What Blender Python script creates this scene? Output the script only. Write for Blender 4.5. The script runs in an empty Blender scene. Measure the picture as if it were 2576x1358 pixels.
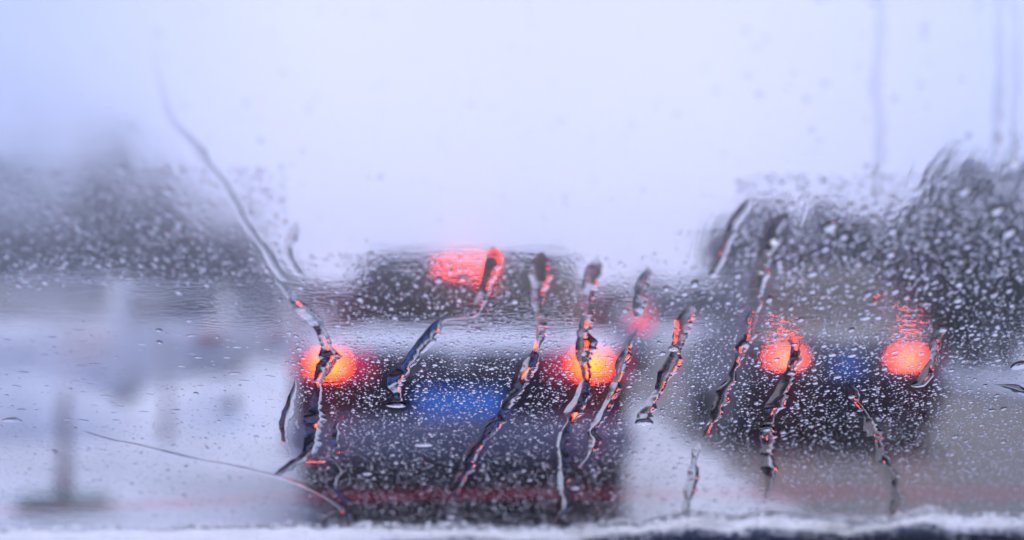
import bpy, bmesh, math, random
import numpy as np
from mathutils import Vector, Matrix

R = math.radians
rng = np.random.default_rng(11)
random.seed(5)
sc = bpy.context.scene
COL = sc.collection

# ------------------------------------------------------------------ camera
EYE = Vector((0.0, 0.0, 1.08))
PITCH = R(1.94)
FPX = 3576.0                       # focal length in units of a 2575 px wide frame
FOCUS = 0.486
cam_d = bpy.data.cameras.new('camera')
cam = bpy.data.objects.new('camera', cam_d); COL.objects.link(cam)
cam.location = EYE
cam.rotation_euler = (R(90) + PITCH, 0, 0)
cam_d.sensor_width = 36; cam_d.lens = 50
cam_d.clip_start = 0.01; cam_d.clip_end = 3000
cam_d.dof.use_dof = True
cam_d.dof.focus_distance = FOCUS
cam_d.dof.aperture_fstop = 5.3
sc.camera = cam

# ------------------------------------------------------------------ sky, sun, exposure
SUN_EL, SUN_AZ = R(48), R(20)
w = bpy.data.worlds.new('World'); sc.world = w; w.use_nodes = True
nt = w.node_tree; nt.nodes.clear()
def N(nt, typ, **kw):
    n = nt.nodes.new(typ)
    for k, v in kw.items():
        if k in n.inputs.keys() if hasattr(n.inputs, 'keys') else False: n.inputs[k].default_value = v
        else: setattr(n, k, v)
    return n
out = N(nt, 'ShaderNodeOutputWorld'); bg = N(nt, 'ShaderNodeBackground')
sky = N(nt, 'ShaderNodeTexSky'); sky.sky_type = 'NISHITA'; sky.sun_disc = False
sky.sun_elevation = SUN_EL; sky.sun_rotation = SUN_AZ
tc = N(nt, 'ShaderNodeTexCoord')
no = N(nt, 'ShaderNodeTexNoise'); no.inputs['Scale'].default_value = 2.2; no.inputs['Detail'].default_value = 3
nt.links.new(tc.outputs['Generated'], no.inputs['Vector'])
# cloud cover: an even overcast, a little thicker to the west (-x)
sx = N(nt, 'ShaderNodeSeparateXYZ'); nt.links.new(tc.outputs['Generated'], sx.inputs[0])
mr = N(nt, 'ShaderNodeMapRange'); mr.interpolation_type = 'SMOOTHSTEP'
mr.inputs['From Min'].default_value = -0.42; mr.inputs['From Max'].default_value = -0.10
nt.links.new(sx.outputs['X'], mr.inputs['Value'])
cc = N(nt, 'ShaderNodeMixRGB'); cc.inputs[1].default_value = (4.6, 5.7, 10.2, 1); cc.inputs[2].default_value = (7.6, 8.0, 12.6, 1)
mr2 = N(nt, 'ShaderNodeMapRange'); mr2.interpolation_type = 'SMOOTHSTEP'
mr2.inputs['From Min'].default_value = 0.10; mr2.inputs['From Max'].default_value = 0.42
mr2.inputs['To Min'].default_value = 1.0; mr2.inputs['To Max'].default_value = 0.35
nt.links.new(sx.outputs['X'], mr2.inputs['Value'])
mm = N(nt, 'ShaderNodeMath'); mm.operation = 'MULTIPLY'
nt.links.new(mr.outputs[0], mm.inputs[0]); nt.links.new(mr2.outputs[0], mm.inputs[1])
nt.links.new(mm.outputs[0], cc.inputs[0])
cn = N(nt, 'ShaderNodeMixRGB'); cn.blend_type = 'MULTIPLY'; cn.inputs[0].default_value = 0.22
nt.links.new(cc.outputs[0], cn.inputs[1]); nt.links.new(no.outputs['Fac'], cn.inputs[2])
mx = N(nt, 'ShaderNodeMixRGB'); mx.inputs[0].default_value = 0.93
nt.links.new(sky.outputs[0], mx.inputs[1]); nt.links.new(cn.outputs[0], mx.inputs[2])
nt.links.new(mx.outputs[0], bg.inputs[0]); bg.inputs[1].default_value = 0.138
nt.links.new(bg.outputs[0], out.inputs[0])
sd = bpy.data.lights.new('sun', 'SUN'); sd.energy = 1.4; sd.angle = R(40); sd.color = (1, .98, .96)
so = bpy.data.objects.new('sun', sd); COL.objects.link(so)
so.rotation_euler = (R(90) - SUN_EL, 0, R(180) - SUN_AZ)
sc.view_settings.view_transform = 'Standard'; sc.view_settings.look = 'None'
sc.view_settings.exposure = 0.0; sc.view_settings.gamma = 1.0; sc.view_settings.use_curve_mapping = False
cy = sc.cycles
cy.max_bounces = 14; cy.transmission_bounces = 12; cy.transparent_max_bounces = 12; cy.diffuse_bounces = 4; cy.glossy_bounces = 3; cy.volume_bounces = 0
cy.caustics_reflective = False; cy.caustics_refractive = False
cy.use_denoising = True; cy.use_adaptive_sampling = False
cy.sample_clamp_indirect = 60.0

# ------------------------------------------------------------------ helpers
def view_dir(px, py):
    f = Vector((0, math.cos(PITCH), math.sin(PITCH))); u = Vector((0, -math.sin(PITCH), math.cos(PITCH)))
    return f + Vector((1, 0, 0)) * ((px - 1287.5) / FPX) + u * ((679 - py) / FPX)

def tag(o, label=None, cat=None, group=None, kind=None):
    if label: o['label'] = label
    if cat: o['category'] = cat
    if group: o['group'] = group
    if kind: o['kind'] = kind
    return o

def empty(name, loc=(0, 0, 0), rz=0):
    o = bpy.data.objects.new(name, None); COL.objects.link(o)
    o.location = loc; o.rotation_euler = (0, 0, rz); o.empty_display_size = 0.2
    return o

def link(name, me, m=None, parent=None):
    o = bpy.data.objects.new(name, me); COL.objects.link(o)
    if m is not None:
        me.materials.clear(); me.materials.append(m)
    if parent is not None: o.parent = parent
    return o

def mesh(name, v, f, smooth=True):
    me = bpy.data.meshes.new(name)
    me.from_pydata([tuple(p) for p in v], [], [tuple(int(i) for i in q) for q in f])
    me.update()
    if smooth: me.polygons.foreach_set('use_smooth', np.ones(len(me.polygons), bool))
    return me

def np_mesh(name, v, tris=None, quads=None, smooth=True):
    me = bpy.data.meshes.new(name)
    v = np.asarray(v, np.float32)
    me.vertices.add(len(v)); me.vertices.foreach_set('co', v.ravel())
    nt_ = 0 if tris is None else len(tris); nq = 0 if quads is None else len(quads)
    idx = []; starts = []
    if nt_: idx.append(np.asarray(tris).ravel()); starts.append(np.arange(nt_) * 3)
    if nq: idx.append(np.asarray(quads).ravel()); starts.append(nt_ * 3 + np.arange(nq) * 4)
    idx = np.concatenate(idx).astype(np.int32); starts = np.concatenate(starts).astype(np.int32)
    me.loops.add(len(idx)); me.loops.foreach_set('vertex_index', idx)
    me.polygons.add(nt_ + nq); me.polygons.foreach_set('loop_start', starts)
    if smooth: me.polygons.foreach_set('use_smooth', np.ones(nt_ + nq, bool))
    me.update(calc_edges=True); me.validate()
    return me

def mat(name, col, rough=0.6, metal=0.0, coat=0.0, vary=0.25, scale=6.0, spec=0.5, bump=0.0, col2=None):
    m = bpy.data.materials.new(name); m.use_nodes = True
    nt = m.node_tree; b = nt.nodes['Principled BSDF']
    b.inputs['Roughness'].default_value = rough; b.inputs['Metallic'].default_value = metal
    b.inputs['Coat Weight'].default_value = coat; b.inputs['Coat Roughness'].default_value = 0.08
    b.inputs['Specular IOR Level'].default_value = spec
    tc = nt.nodes.new('ShaderNodeTexCoord'); n = nt.nodes.new('ShaderNodeTexNoise')
    n.inputs['Scale'].default_value = scale; n.inputs['Detail'].default_value = 5
    nt.links.new(tc.outputs['Object'], n.inputs['Vector'])
    r = nt.nodes.new('ShaderNodeValToRGB')
    c = np.array(col)
    lo = c * (1 - vary); hi = np.array(col2) if col2 is not None else np.minimum(c * (1 + vary), 0.95)
    r.color_ramp.elements[0].position = 0.35; r.color_ramp.elements[1].position = 0.65
    r.color_ramp.elements[0].color = (*lo, 1); r.color_ramp.elements[1].color = (*hi, 1)
    nt.links.new(n.outputs['Fac'], r.inputs[0]); nt.links.new(r.outputs[0], b.inputs['Base Color'])
    if bump:
        bp = nt.nodes.new('ShaderNodeBump'); bp.inputs['Strength'].default_value = 0.6; bp.inputs['Distance'].default_value = bump
        nt.links.new(n.outputs['Fac'], bp.inputs['Height']); nt.links.new(bp.outputs[0], b.inputs['Normal'])
    return m

def emat(name, col, strength, base=(.3, .01, .01)):
    m = bpy.data.materials.new(name); m.use_nodes = True
    b = m.node_tree.nodes['Principled BSDF']
    b.inputs['Base Color'].default_value = (*base, 1); b.inputs['Roughness'].default_value = 0.2
    b.inputs['Emission Color'].default_value = (*col, 1); b.inputs['Emission Strength'].default_value = strength
    return m

M = {}
M['snow'] = mat('snow', (.76, .78, .82), .8, vary=.08, scale=3, bump=.02)
M['slush'] = mat('slush', (.74, .76, .80), .55, vary=.3, scale=.8, bump=.03, col2=(.84, .86, .90))
M['asphalt'] = mat('wet_asphalt', (.045, .040, .044), .55, vary=.35, scale=2.0, spec=.6, bump=.004)
M['kerb'] = mat('kerb_stone', (.33, .33, .33), .7)
M['black_paint'] = mat('black_paint', (.007, .006, .014), .4, spec=.12, vary=.15)
M['grey_paint'] = mat('grey_paint', (.095, .085, .105), .4, coat=.15, vary=.1)
M['blue_grey_paint'] = mat('blue_grey_paint', (.20, .26, .40), .4, coat=.4, vary=.12)
M['silver_paint'] = mat('silver_paint', (.36, .38, .43), .35, coat=.5, vary=.1)
M['white_paint'] = mat('white_paint', (.6, .62, .66), .35, coat=.4, vary=.08)
M['dark_plastic'] = mat('dark_plastic', (.012, .013, .02), .6, spec=.25)
M['grey_bumper'] = mat('grey_bumper', (.11, .115, .18), .35, coat=.3, vary=.2)
M['car_glass'] = mat('car_glass', (.006, .006, .011), .2, spec=.05, vary=.1)
M['pale_glass'] = mat('frosted_car_glass', (.04, .034, .044), .4, spec=.15, vary=.3)
M['tyre'] = mat('tyre', (.02, .02, .022), .8)
M['rim'] = mat('rim', (.3, .3, .32), .35, metal=.8)
M['chrome'] = mat('chrome', (.6, .6, .62), .2, metal=1.0, vary=.05)
M['plate_blue'] = mat('plate_blue', (.04, .25, .74), .4, vary=.15, scale=25)
M['lens_red'] = emat('lens_red', (1, .01, .16), .4, base=(.35, .005, .02))
M['lens_dim'] = emat('lens_dim', (1, .05, .08), .03, base=(.25, .01, .02))
M['lamp_hot'] = emat('lamp_hot', (1, .046, .002), 30.0)
M['lamp_red'] = emat('lamp_red', (1, .065, .036), 26.0)
M['lamp_pink'] = emat('lamp_pink', (1, .05, .042), 22.0)
M['lamp_far'] = emat('lamp_far', (1, .10, .16), 1.9)
M['bark'] = mat('bark', (.10, .07, .05), .9, vary=.4, scale=20)
M['post_wood'] = mat('post_wood', (.30, .26, .25), .8, vary=.35, scale=14)
M['post_base'] = mat('post_base', (.16, .24, .21), .7, vary=.3)
M['red_band'] = mat('red_band', (.20, .08, .08), .5, vary=.2)

def leaf_mat(name, a, b, snow):
    m = bpy.data.materials.new(name); m.use_nodes = True
    nt = m.node_tree; p = nt.nodes['Principled BSDF']; p.inputs['Roughness'].default_value = .7
    tc = nt.nodes.new('ShaderNodeTexCoord')
    n = nt.nodes.new('ShaderNodeTexNoise'); n.inputs['Scale'].default_value = 1.1; n.inputs['Detail'].default_value = 4
    nt.links.new(tc.outputs['Object'], n.inputs['Vector'])
    r = nt.nodes.new('ShaderNodeValToRGB'); r.color_ramp.elements[0].position = .38; r.color_ramp.elements[1].position = .62
    r.color_ramp.elements[0].color = (*a, 1); r.color_ramp.elements[1].color = (*b, 1)
    nt.links.new(n.outputs['Fac'], r.inputs[0])
    n2 = nt.nodes.new('ShaderNodeTexNoise'); n2.inputs['Scale'].default_value = 2.4; n2.inputs['Detail'].default_value = 3
    nt.links.new(tc.outputs['Object'], n2.inputs['Vector'])
    th = nt.nodes.new('ShaderNodeMapRange'); th.inputs['From Min'].default_value = .62 - snow; th.inputs['From Max'].default_value = .74 - snow
    nt.links.new(n2.outputs['Fac'], th.inputs['Value'])
    mx = nt.nodes.new('ShaderNodeMixRGB'); mx.inputs[2].default_value = (.7, .72, .76, 1)
    nt.links.new(th.outputs[0], mx.inputs[0]); nt.links.new(r.outputs[0], mx.inputs[1])
    nt.links.new(mx.outputs[0], p.inputs['Base Color'])
    return m
M['leaf_dark'] = leaf_mat('evergreen_leaves', (.012, .022, .016), (.035, .05, .035), 0.0)
M['leaf_snowy'] = leaf_mat('snowy_leaves', (.02, .024, .034), (.05, .058, .07), .05)
M['leaf_brown'] = leaf_mat('brown_leaves', (.05, .042, .042), (.12, .10, .10), .06)

def water_mat():
    m = bpy.data.materials.new('water'); m.use_nodes = True
    nt = m.node_tree; nt.nodes.clear()
    o = nt.nodes.new('ShaderNodeOutputMaterial'); g = nt.nodes.new('ShaderNodeBsdfGlass')
    g.inputs['IOR'].default_value = 1.333; g.inputs['Roughness'].default_value = 0.0
    tc = nt.nodes.new('ShaderNodeTexCoord'); n = nt.nodes.new('ShaderNodeTexNoise'); n.inputs['Scale'].default_value = 400
    nt.links.new(tc.outputs['Object'], n.inputs['Vector'])
    r = nt.nodes.new('ShaderNodeMapRange'); r.inputs['To Min'].default_value = .96; r.inputs['To Max'].default_value = 1.0
    nt.links.new(n.outputs['Fac'], r.inputs['Value'])
    c = nt.nodes.new('ShaderNodeCombineColor')
    for k in range(3): nt.links.new(r.outputs[0], c.inputs[k])
    nt.links.new(c.outputs[0], g.inputs['Color'])
    nt.links.new(g.outputs[0], o.inputs[0])
    return m
M['water'] = water_mat()

# ------------------------------------------------------------------ the setting: ground, road, kerbs
def sheet(name, x0, x1, y0, y1, z, m, nx=1, ny=1, amp=0.0, kind='structure'):
    xs = np.linspace(x0, x1, nx + 1); ys = np.linspace(y0, y1, ny + 1)
    X, Y = np.meshgrid(xs, ys); Z = np.full_like(X, z)
    if amp:
        Z = Z + amp * (np.sin(X * 2.1 + Y * .7) * np.sin(Y * 1.3 - X) + rng.normal(0, .35, X.shape))
    v = np.stack([X, Y, Z], -1).reshape(-1, 3)
    i = np.arange((nx + 1) * (ny + 1)).reshape(ny + 1, nx + 1)
    q = np.stack([i[:-1, :-1], i[:-1, 1:], i[1:, 1:], i[1:, :-1]], -1).reshape(-1, 4)
    o = link(name, np_mesh(name, v, quads=q), m); tag(o, kind=kind)
    return o
sheet('ground', -700, 700, -300, 1500, 0.0, M['snow'])
sheet('road', -6.2, 6.6, -60, 400, 0.004, M['asphalt'])
def slush_field(name, x0, x1, y0, y1, edge):
    # packed slush lying on the road: an uneven crust that thins to nothing at its ragged edge
    nx, ny = max(8, int((x1 - x0) / .12)), int((y1 - y0) / .2)
    xs = np.linspace(x0, x1, nx + 1); ys = np.linspace(y0, y1, ny + 1)
    X, Y = np.meshgrid(xs, ys)
    d = np.minimum(X - x0, x1 - X)
    d = d + edge * (np.sin(Y * 1.9) + np.sin(Y * 4.7 + 1)) * .25
    Z = 0.008 + .05 * np.clip(d / .35, 0, 1) + .012 * rng.normal(0, 1, X.shape) * np.clip(d / .2, 0, 1)
    Z = np.where(d <= 0, -0.02, Z)
    v = np.stack([X, Y, Z], -1).reshape(-1, 3)
    i = np.arange((nx + 1) * (ny + 1)).reshape(ny + 1, nx + 1)
    q = np.stack([i[:-1, :-1], i[:-1, 1:], i[1:, 1:], i[1:, :-1]], -1).reshape(-1, 4)
    o = link(name, np_mesh(name, v, quads=q), M['slush']); tag(o, kind='stuff')
    return o
tag(slush_field('slush', .62, 1.58, 3, 60, .25), 'pale slush left between the two lanes of the wet road', 'slush')
tag(slush_field('slush', -6.0, -1.02, 3, 60, .25), 'bright slush covering the road beside the parked cars', 'slush')
for x in (-6.4, 6.8):
    v = []; f = []
    h = .13
    pts = [(x - .14, 0), (x - .14, h - .02), (x - .12, h), (x + .12, h), (x + .14, h - .02), (x + .14, 0)]
    v = [(a, -50, b) for a, b in pts] + [(a, 400, b) for a, b in pts]
    n = len(pts)
    f = [(i, i + 1, i + 1 + n, i + n) for i in range(n - 1)] + [tuple(range(n))[::-1], tuple(range(n, 2 * n))]
    tag(link('kerb', mesh('kerb', v, f, False), M['kerb']), kind='structure')

# ------------------------------------------------------------------ cars
def loft(rings, cap=True):
    """rings: list of equal length point lists -> verts, faces"""
    v = [p for r in rings for p in r]; n = len(rings[0]); f = []
    for k in range(len(rings) - 1):
        for i in range(n):
            j = (i + 1) % n
            f.append((k * n + i, k * n + j, (k + 1) * n + j, (k + 1) * n + i))
    if cap:
        for k, rev in ((0, True), (len(rings) - 1, False)):
            c = np.mean(np.array(rings[k]), 0); v.append(tuple(c)); ci = len(v) - 1
            for i in range(n):
                j = (i + 1) % n
                f.append((k * n + j, k * n + i, ci) if rev else (k * n + i, k * n + j, ci))
    return v, f

def sup(n, e, k=36):
    a = np.linspace(0, 2 * np.pi, k, endpoint=False)
    c, s = np.cos(a), np.sin(a)
    return np.sign(c) * np.abs(c) ** (2 / e), np.sign(s) * np.abs(s) ** (2 / e)

def rbox(x0, x1, y0, y1, z0, z1, b=.02):
    bm = bmesh.new()
    bmesh.ops.create_cube(bm, size=1)
    for v in bm.verts:
        v.co = Vector((x0 if v.co.x < 0 else x1, y0 if v.co.y < 0 else y1, z0 if v.co.z < 0 else z1))
    if b: bmesh.ops.bevel(bm, geom=bm.edges[:], offset=b, segments=2, affect='EDGES')
    me = bpy.data.meshes.new('box'); bm.to_mesh(me); bm.free()
    return me

def tube(pts, rads, k=12, cap=True):
    pts = [Vector(p) for p in pts]; rings = []
    for i, p in enumerate(pts):
        d = (pts[min(i + 1, len(pts) - 1)] - pts[max(i - 1, 0)]).normalized()
        a = d.orthogonal().normalized(); b = d.cross(a)
        rings.append([tuple(p + (a * math.cos(t) + b * math.sin(t)) * rads[i]) for t in np.linspace(0, 2 * math.pi, k, endpoint=False)])
    return loft(rings, cap)

def make_car(label, cx, Y, paint, W=1.75, H=1.47, group=None, lens='lens_red', core='lamp_hot', top_lamp=None, plate=True,
             glass='car_glass', snow=True, bumper=None, core_x=.677, core_s=(.09, .042), zs=1.0, blue_plate_z=.70, pw=.22, cat='car'):
    t = empty('car', (cx, Y, 0)); tag(t, label, cat, group)
    sw = W / 1.75; sh = H / 1.47
    # lower body
    st = [(0.0, .46, .84, .72), (.02, .42, .89, .79), (.06, .37, .915, .83), (.14, .32, .935, .855), (.5, .27, 1.02, .875), (1.0, .24, 1.0, .875), (2.2, .22, .98, .875),
          (3.3, .22, .97, .87), (3.6, .24, .93, .86), (4.2, .28, .80, .80), (4.42, .35, .72, .70), (4.5, .42, .64, .58)]
    cx_, cz_ = sup(36, 6, 44)
    rings = [[(hw * sw * a, y, (zl + zh) / 2 * sh + (zh - zl) / 2 * sh * b) for a, b in zip(cx_, cz_)] for y, zl, zh, hw in st]
    v, f = loft(rings); v = [(x, y, z) for x, y, z in v]
    f = [q[::-1] for q in f]
    link('body', mesh('body', v, f), M[paint], t)
    # cabin
    def lv(q): return (.42 + (1.12 - .42) * q, 3.35 + (2.45 - 3.35) * q, .80 + (.60 - .80) * q, 1.0 + .43 * q)
    E = 8
    ca, cb = sup(0, E, 56)
    rings = []
    for q in np.linspace(0, 1, 6):
        y0, y1, hw, z = lv(q)
        rings.append([(hw * sw * a, (y0 + y1) / 2 + (y1 - y0) / 2 * b, z * sh) for a, b in zip(ca, cb)])
    for s_, z in ((.97, 1.448), (.88, 1.462), (.5, 1.47)):
        y0, y1, hw, _ = lv(1)
        rings.append([(hw * sw * a * s_, (y0 + y1) / 2 + (y1 - y0) / 2 * b * s_, z * sh) for a, b in zip(ca, cb)])
    v, f = loft(rings)
    link('cabin', mesh('cabin', v, f), M[paint], t)
    def end_window(name, rear, q0, q1, wf, off=.008):
        v = []; nx, nz = 12, 5
        for k in range(nz + 1):
            q = q0 + (q1 - q0) * k / nz
            y0, y1, hw, z = lv(q)
            for i in range(nx + 1):
                a = -wf + 2 * wf * i / nx
                bb = (1 - abs(a) ** E) ** (1 / E)
                y = (y0 + y1) / 2 - (y1 - y0) / 2 * bb - off if rear else (y0 + y1) / 2 + (y1 - y0) / 2 * bb + off
                v.append((a * hw * sw, y, z * sh + off * .6))
        f = [(k * (nx + 1) + i, k * (nx + 1) + i + 1, (k + 1) * (nx + 1) + i + 1, (k + 1) * (nx + 1) + i) for k in range(nz) for i in range(nx)]
        return link(name, mesh(name, v, f), M[glass], t)
    end_window('rear_window', True, .13, .93, .93)
    end_window('front_window', False, .08, .93, .93)
    for s in (-1, 1):
        for (a0, a1) in ((.20, .50), (.53, .84)):
            v = []; nz = 4; ny = 6
            for k in range(nz + 1):
                q = .12 + .76 * k / nz
                y0, y1, hw, z = lv(q)
                for i in range(ny + 1):
                    fr = a0 + (a1 - a0) * i / ny
                    b = fr * 2 - 1
                    v.append((s * (hw * sw * (1 - abs(b) ** E) ** (1 / E) + .008), y0 + (y1 - y0) * fr, z * sh))
            f = [(k * (ny + 1) + i, k * (ny + 1) + i + 1, (k + 1) * (ny + 1) + i + 1, (k + 1) * (ny + 1) + i) for k in range(nz) for i in range(ny)]
            if s < 0: f = [q[::-1] for q in f]
            link('side_window', mesh('side_window', v, f), M[glass], t)
        link('door_handle', rbox(s * .872 * sw - .012, s * .872 * sw + .012, 1.25, 1.42, .80 * sh, .825 * sh, .006), M[paint], t)
        mi = link('mirror', rbox(min(s * .84, s * 1.0) * sw, max(s * .84, s * 1.0) * sw, 2.95, 3.05, .98 * sh, 1.12 * sh, .03), M[paint], t)
    # bumper and valance
    cxx, czz = sup(0, 5, 36)
    rings = [[(hw * sw * a, y, .455 * sh + hz * sh * b) for a, b in zip(cxx, czz)] for y, hw, hz in
             ((-.075, .70, .05), (-.07, .78, .085), (-.04, .84, .115), (.03, .875, .125), (.22, .882, .125))]
    v, f = loft(rings); f = [q[::-1] for q in f]
    link('bumper', mesh('bumper', v, f), M[bumper or paint], t)
    link('valance', rbox(-.78 * sw, .78 * sw, -.03, .3, .17, .335 * sh, .03), M['dark_plastic'], t)
    link('underbody', rbox(-.74 * sw, .74 * sw, .32, 4.0, .19, .30, .02), M['dark_plastic'], t)
    # tail lamps
    for s in (-1, 1):
        x0, x1 = sorted((s * .43 * sw, s * .835 * sw))
        lp = link('tail_lamp', rbox(x0, x1, -.028, .09, .775 * sh * zs, .905 * sh * zs, .018), M[lens], t)
        ov = []
        ka, kb = sup(0, 2.6, 24)
        cxp = s * core_x * sw; cz = .842 * sh * zs
        rr = [[(cxp + core_s[0] * a * q, y, cz + core_s[1] * b * q) for a, b in zip(ka, kb)] for q, y in ((1, -.026), (.96, -.034), (.7, -.038))]
        v, f = loft(rr); f = [q[::-1] for q in f]
        link('bulb_window', mesh('bulb', v, f), M[core], lp)
    if top_lamp:
        y0, y1, hw, z = lv(.90)
        link('brake_lamp', rbox(-.155 * sw, .155 * sw, y0 - .055, y0 - .02, z * sh - .006, z * sh + .016, .006), M[top_lamp], t)
    if plate:
        p = link('number_plate', rbox(-pw, pw, -.022, -.002, (blue_plate_z - .07) * sh, (blue_plate_z + .07) * sh, .006), M['plate_blue'], t)
    link('boot_trim', rbox(-.34 * sw, .34 * sw, -.018, .02, .815 * sh, .838 * sh, .006), M['chrome'], t)
    ka, kb = sup(0, 2, 24)
    v, f = loft([[(.055 * a * q, y, .868 * sh + .035 * b * q) for a, b in zip(ka, kb)] for q, y in ((1, .02), (1, .004), (.7, .0))])
    link('badge', mesh('badge', v, [q[::-1] for q in f]), M['chrome'], t)
    v, f = tube([(.5 * sw, -.05, .22), (.5 * sw, .25, .22)], [.035, .035])
    link('exhaust_pipe', mesh('exhaust_pipe', v, f), M['chrome'], t)
    # wheels
    for y in (.85, 3.55):
        for s in (-1, 1):
            wx = s * .77 * sw
            pr = [(-.105, .22), (-.105, .295), (-.085, .318), (-.04, .325), (.04, .325), (.085, .318), (.105, .295), (.105, .22)]
            rings = [[(wx + a, y + r * math.cos(q), .325 + r * math.sin(q)) for q in np.linspace(0, 2 * np.pi, 28, endpoint=False)] for a, r in pr]
            v, f = loft(rings, False)
            wh = link('wheel', mesh('wheel', v, f), M['tyre'], t)
            rings = [[(wx + a, y + r * math.cos(q), .325 + r * math.sin(q)) for q in np.linspace(0, 2 * np.pi, 28, endpoint=False)] for a, r in
                     ((s * .02, .222), (s * .10, .222), (s * .095, .20), (s * .06, .15), (s * .075, .05))]
            v, f = loft(rings)
            link('rim', mesh('rim', v, f), M['rim'], wh)
    # snow lying on roof and boot
    if snow:
        y0, y1, hw, _ = lv(1)
        rings = []
        for q, z in ((.96, 1.452), (.95, 1.475), (.86, 1.495), (.5, 1.502)):
            rings.append([(hw * sw * a * q, (y0 + y1) / 2 + (y1 - y0) / 2 * b * q, z * sh + rng.normal(0, .004)) for a, b in zip(ca, cb)])
        v, f = loft(rings); link('roof_snow', mesh('roof_snow', v, f), M['snow'], t)
        nx, ny = 26, 8; v = []
        for k in range(ny + 1):
            y = .05 + .40 * k / ny
            zb = np.interp(y, [.02, .06, .14, .5], [.89, .915, .935, 1.02]); hwb = np.interp(y, [0, .06, .14, .5], [.70, .76, .79, .80])
            for i in range(nx + 1):
                a = -1 + 2 * i / nx
                th = .028 * min(1, 4 * (1 - abs(a))) * (1 if 0 < k < ny else .2) * (1 + rng.normal(0, .2))
                v.append((a * hwb * sw, y, (zb * (1 if abs(a) < .9 else .985)) * sh + .002 + th))
        f = [(k * (nx + 1) + i, k * (nx + 1) + i + 1, (k + 1) * (nx + 1) + i + 1, (k + 1) * (nx + 1) + i) for k in range(ny) for i in range(nx)]
        link('boot_snow', mesh('boot_snow', v, f), M['snow'], t)
    return t

make_car('black saloon straight ahead with all its brake lamps glowing and a blue plate', -.27, 7.4, 'black_paint', W=1.83,
         core_x=.648, top_lamp='lamp_pink', bumper='grey_bumper', blue_plate_z=.645)
make_car('grey saloon in the right lane with round red tail lamps lit', 2.817, 12.0, 'grey_paint', W=1.72, H=1.52, core='lamp_red', lens='lens_dim',
         core_x=.522, core_s=(.135, .032), glass='pale_glass', bumper='dark_plastic', zs=.855, blue_plate_z=.655, pw=.10, snow=False)
PG = 'cars parked under snow on the left'
make_car('blue-grey saloon with snowy roof, nearest of the parked cars on the left', -4.6, 13.2, 'blue_grey_paint', group=PG, core='lens_dim', lens='lens_dim', plate=False)
make_car('silver saloon with snowy roof, second of the parked cars on the left', -4.6, 18.6, 'silver_paint', group=PG, core='lens_dim', lens='lens_dim', plate=False)
make_car('white saloon with snowy roof, farthest of the parked cars on the left', -4.6, 24.2, 'white_paint', group=PG, core='lens_dim', lens='lens_dim', plate=False)
FG = 'cars queuing far ahead'
make_car('pale car far ahead, its red lamp showing left of the black saloon', -3.72, 28, 'silver_paint', H=1.75, W=1.8, group=FG, core='lamp_far', lens='lens_dim', core_s=(.20, .16), zs=1.08, plate=False)
make_car('pale car far ahead, its red lamp showing right of the black saloon', 1.85, 28, 'silver_paint', H=1.7, W=1.8, group=FG, core='lamp_far', lens='lens_dim', core_s=(.20, .16), zs=1.06, plate=False)

# ------------------------------------------------------------------ posts, snow bank, shrub on the left
def post(label, x, y, h, r, base):
    t = empty('wooden_post', (x, y, 0)); tag(t, label, 'post', 'brown posts on the left')
    v, f = tube([(0, 0, 0.02), (.005, 0, h * .4), (-.006, 0, h * .8), (0, 0, h - .02), (0, 0, h)], [r * 1.15, r, r * .95, r * .9, r * .6], 14)
    link('shaft', mesh('shaft', v, f), M['post_wood'], t)
    v, f = tube([(0, 0, .12), (0, 0, .24)], [r * 1.2, r * 1.2], 16); link('band', mesh('band', v, f), M['red_band'], t)
    if base:
        ka, kb = sup(0, 3, 28)
        v, f = loft([[(.25 * a * q, .2 * b * q, z) for a, b in zip(ka, kb)] for q, z in ((1.0, .0), (1.0, .09), (.92, .115), (.5, .12))])
        link('base', mesh('base', v, f), M['post_base'], t)
    else:
        v, f = loft([[(.1 * math.cos(q) * s, .1 * math.sin(q) * s, z) for q in np.linspace(0, 2 * np.pi, 18, endpoint=False)] for s, z in ((1, 0), (.95, .05), (.6, .07))])
        link('base', mesh('base', v, f), M['post_base'], t)
    return t
post('brown post with a green foot in the slush at lower left', -2.43, 7.75, .70, .032, True)
post('thin brown post beside the snow bank behind the green-footed post', -2.86, 11.8, .95, .03, False)

def mound(name, label, cx, cy, lx, ly, h):
    nx, ny = 40, 50
    xs = np.linspace(-1, 1, nx + 1); ys = np.linspace(-1, 1, ny + 1)
    X, Y = np.meshgrid(xs, ys)
    d = np.clip(1 - np.abs(X) ** 2.4, 0, 1) * np.clip(1 - np.abs(Y) ** 4, 0, 1)
    Z = h * d ** .6 * (1 + .14 * np.sin(Y * 7 + X * 3) + .08 * np.sin(Y * 17) + .05 * rng.normal(0, 1, X.shape)) - .02
    v = np.stack([cx + X * lx, cy + Y * ly, Z], -1).reshape(-1, 3)
    i = np.arange((nx + 1) * (ny + 1)).reshape(ny + 1, nx + 1)
    q = np.stack([i[:-1, :-1], i[:-1, 1:], i[1:, 1:], i[1:, :-1]], -1).reshape(-1, 4)
    o = link(name, np_mesh(name, v, quads=q), M['snow']); tag(o, label, 'snow bank')
mound('snow_bank', 'long snow ridge ploughed up against the wheels of the parked cars', -3.55, 19, .30, 7.2, .40)
mound('snow_bank', 'low snow heap behind the nearest parked car', -4.55, 12.5, 1.4, .6, .52)
mound('snow_bank', 'white snow bank heaped beside the parked cars', -2.75, 15.5, .62, 2.6, .42)

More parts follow.
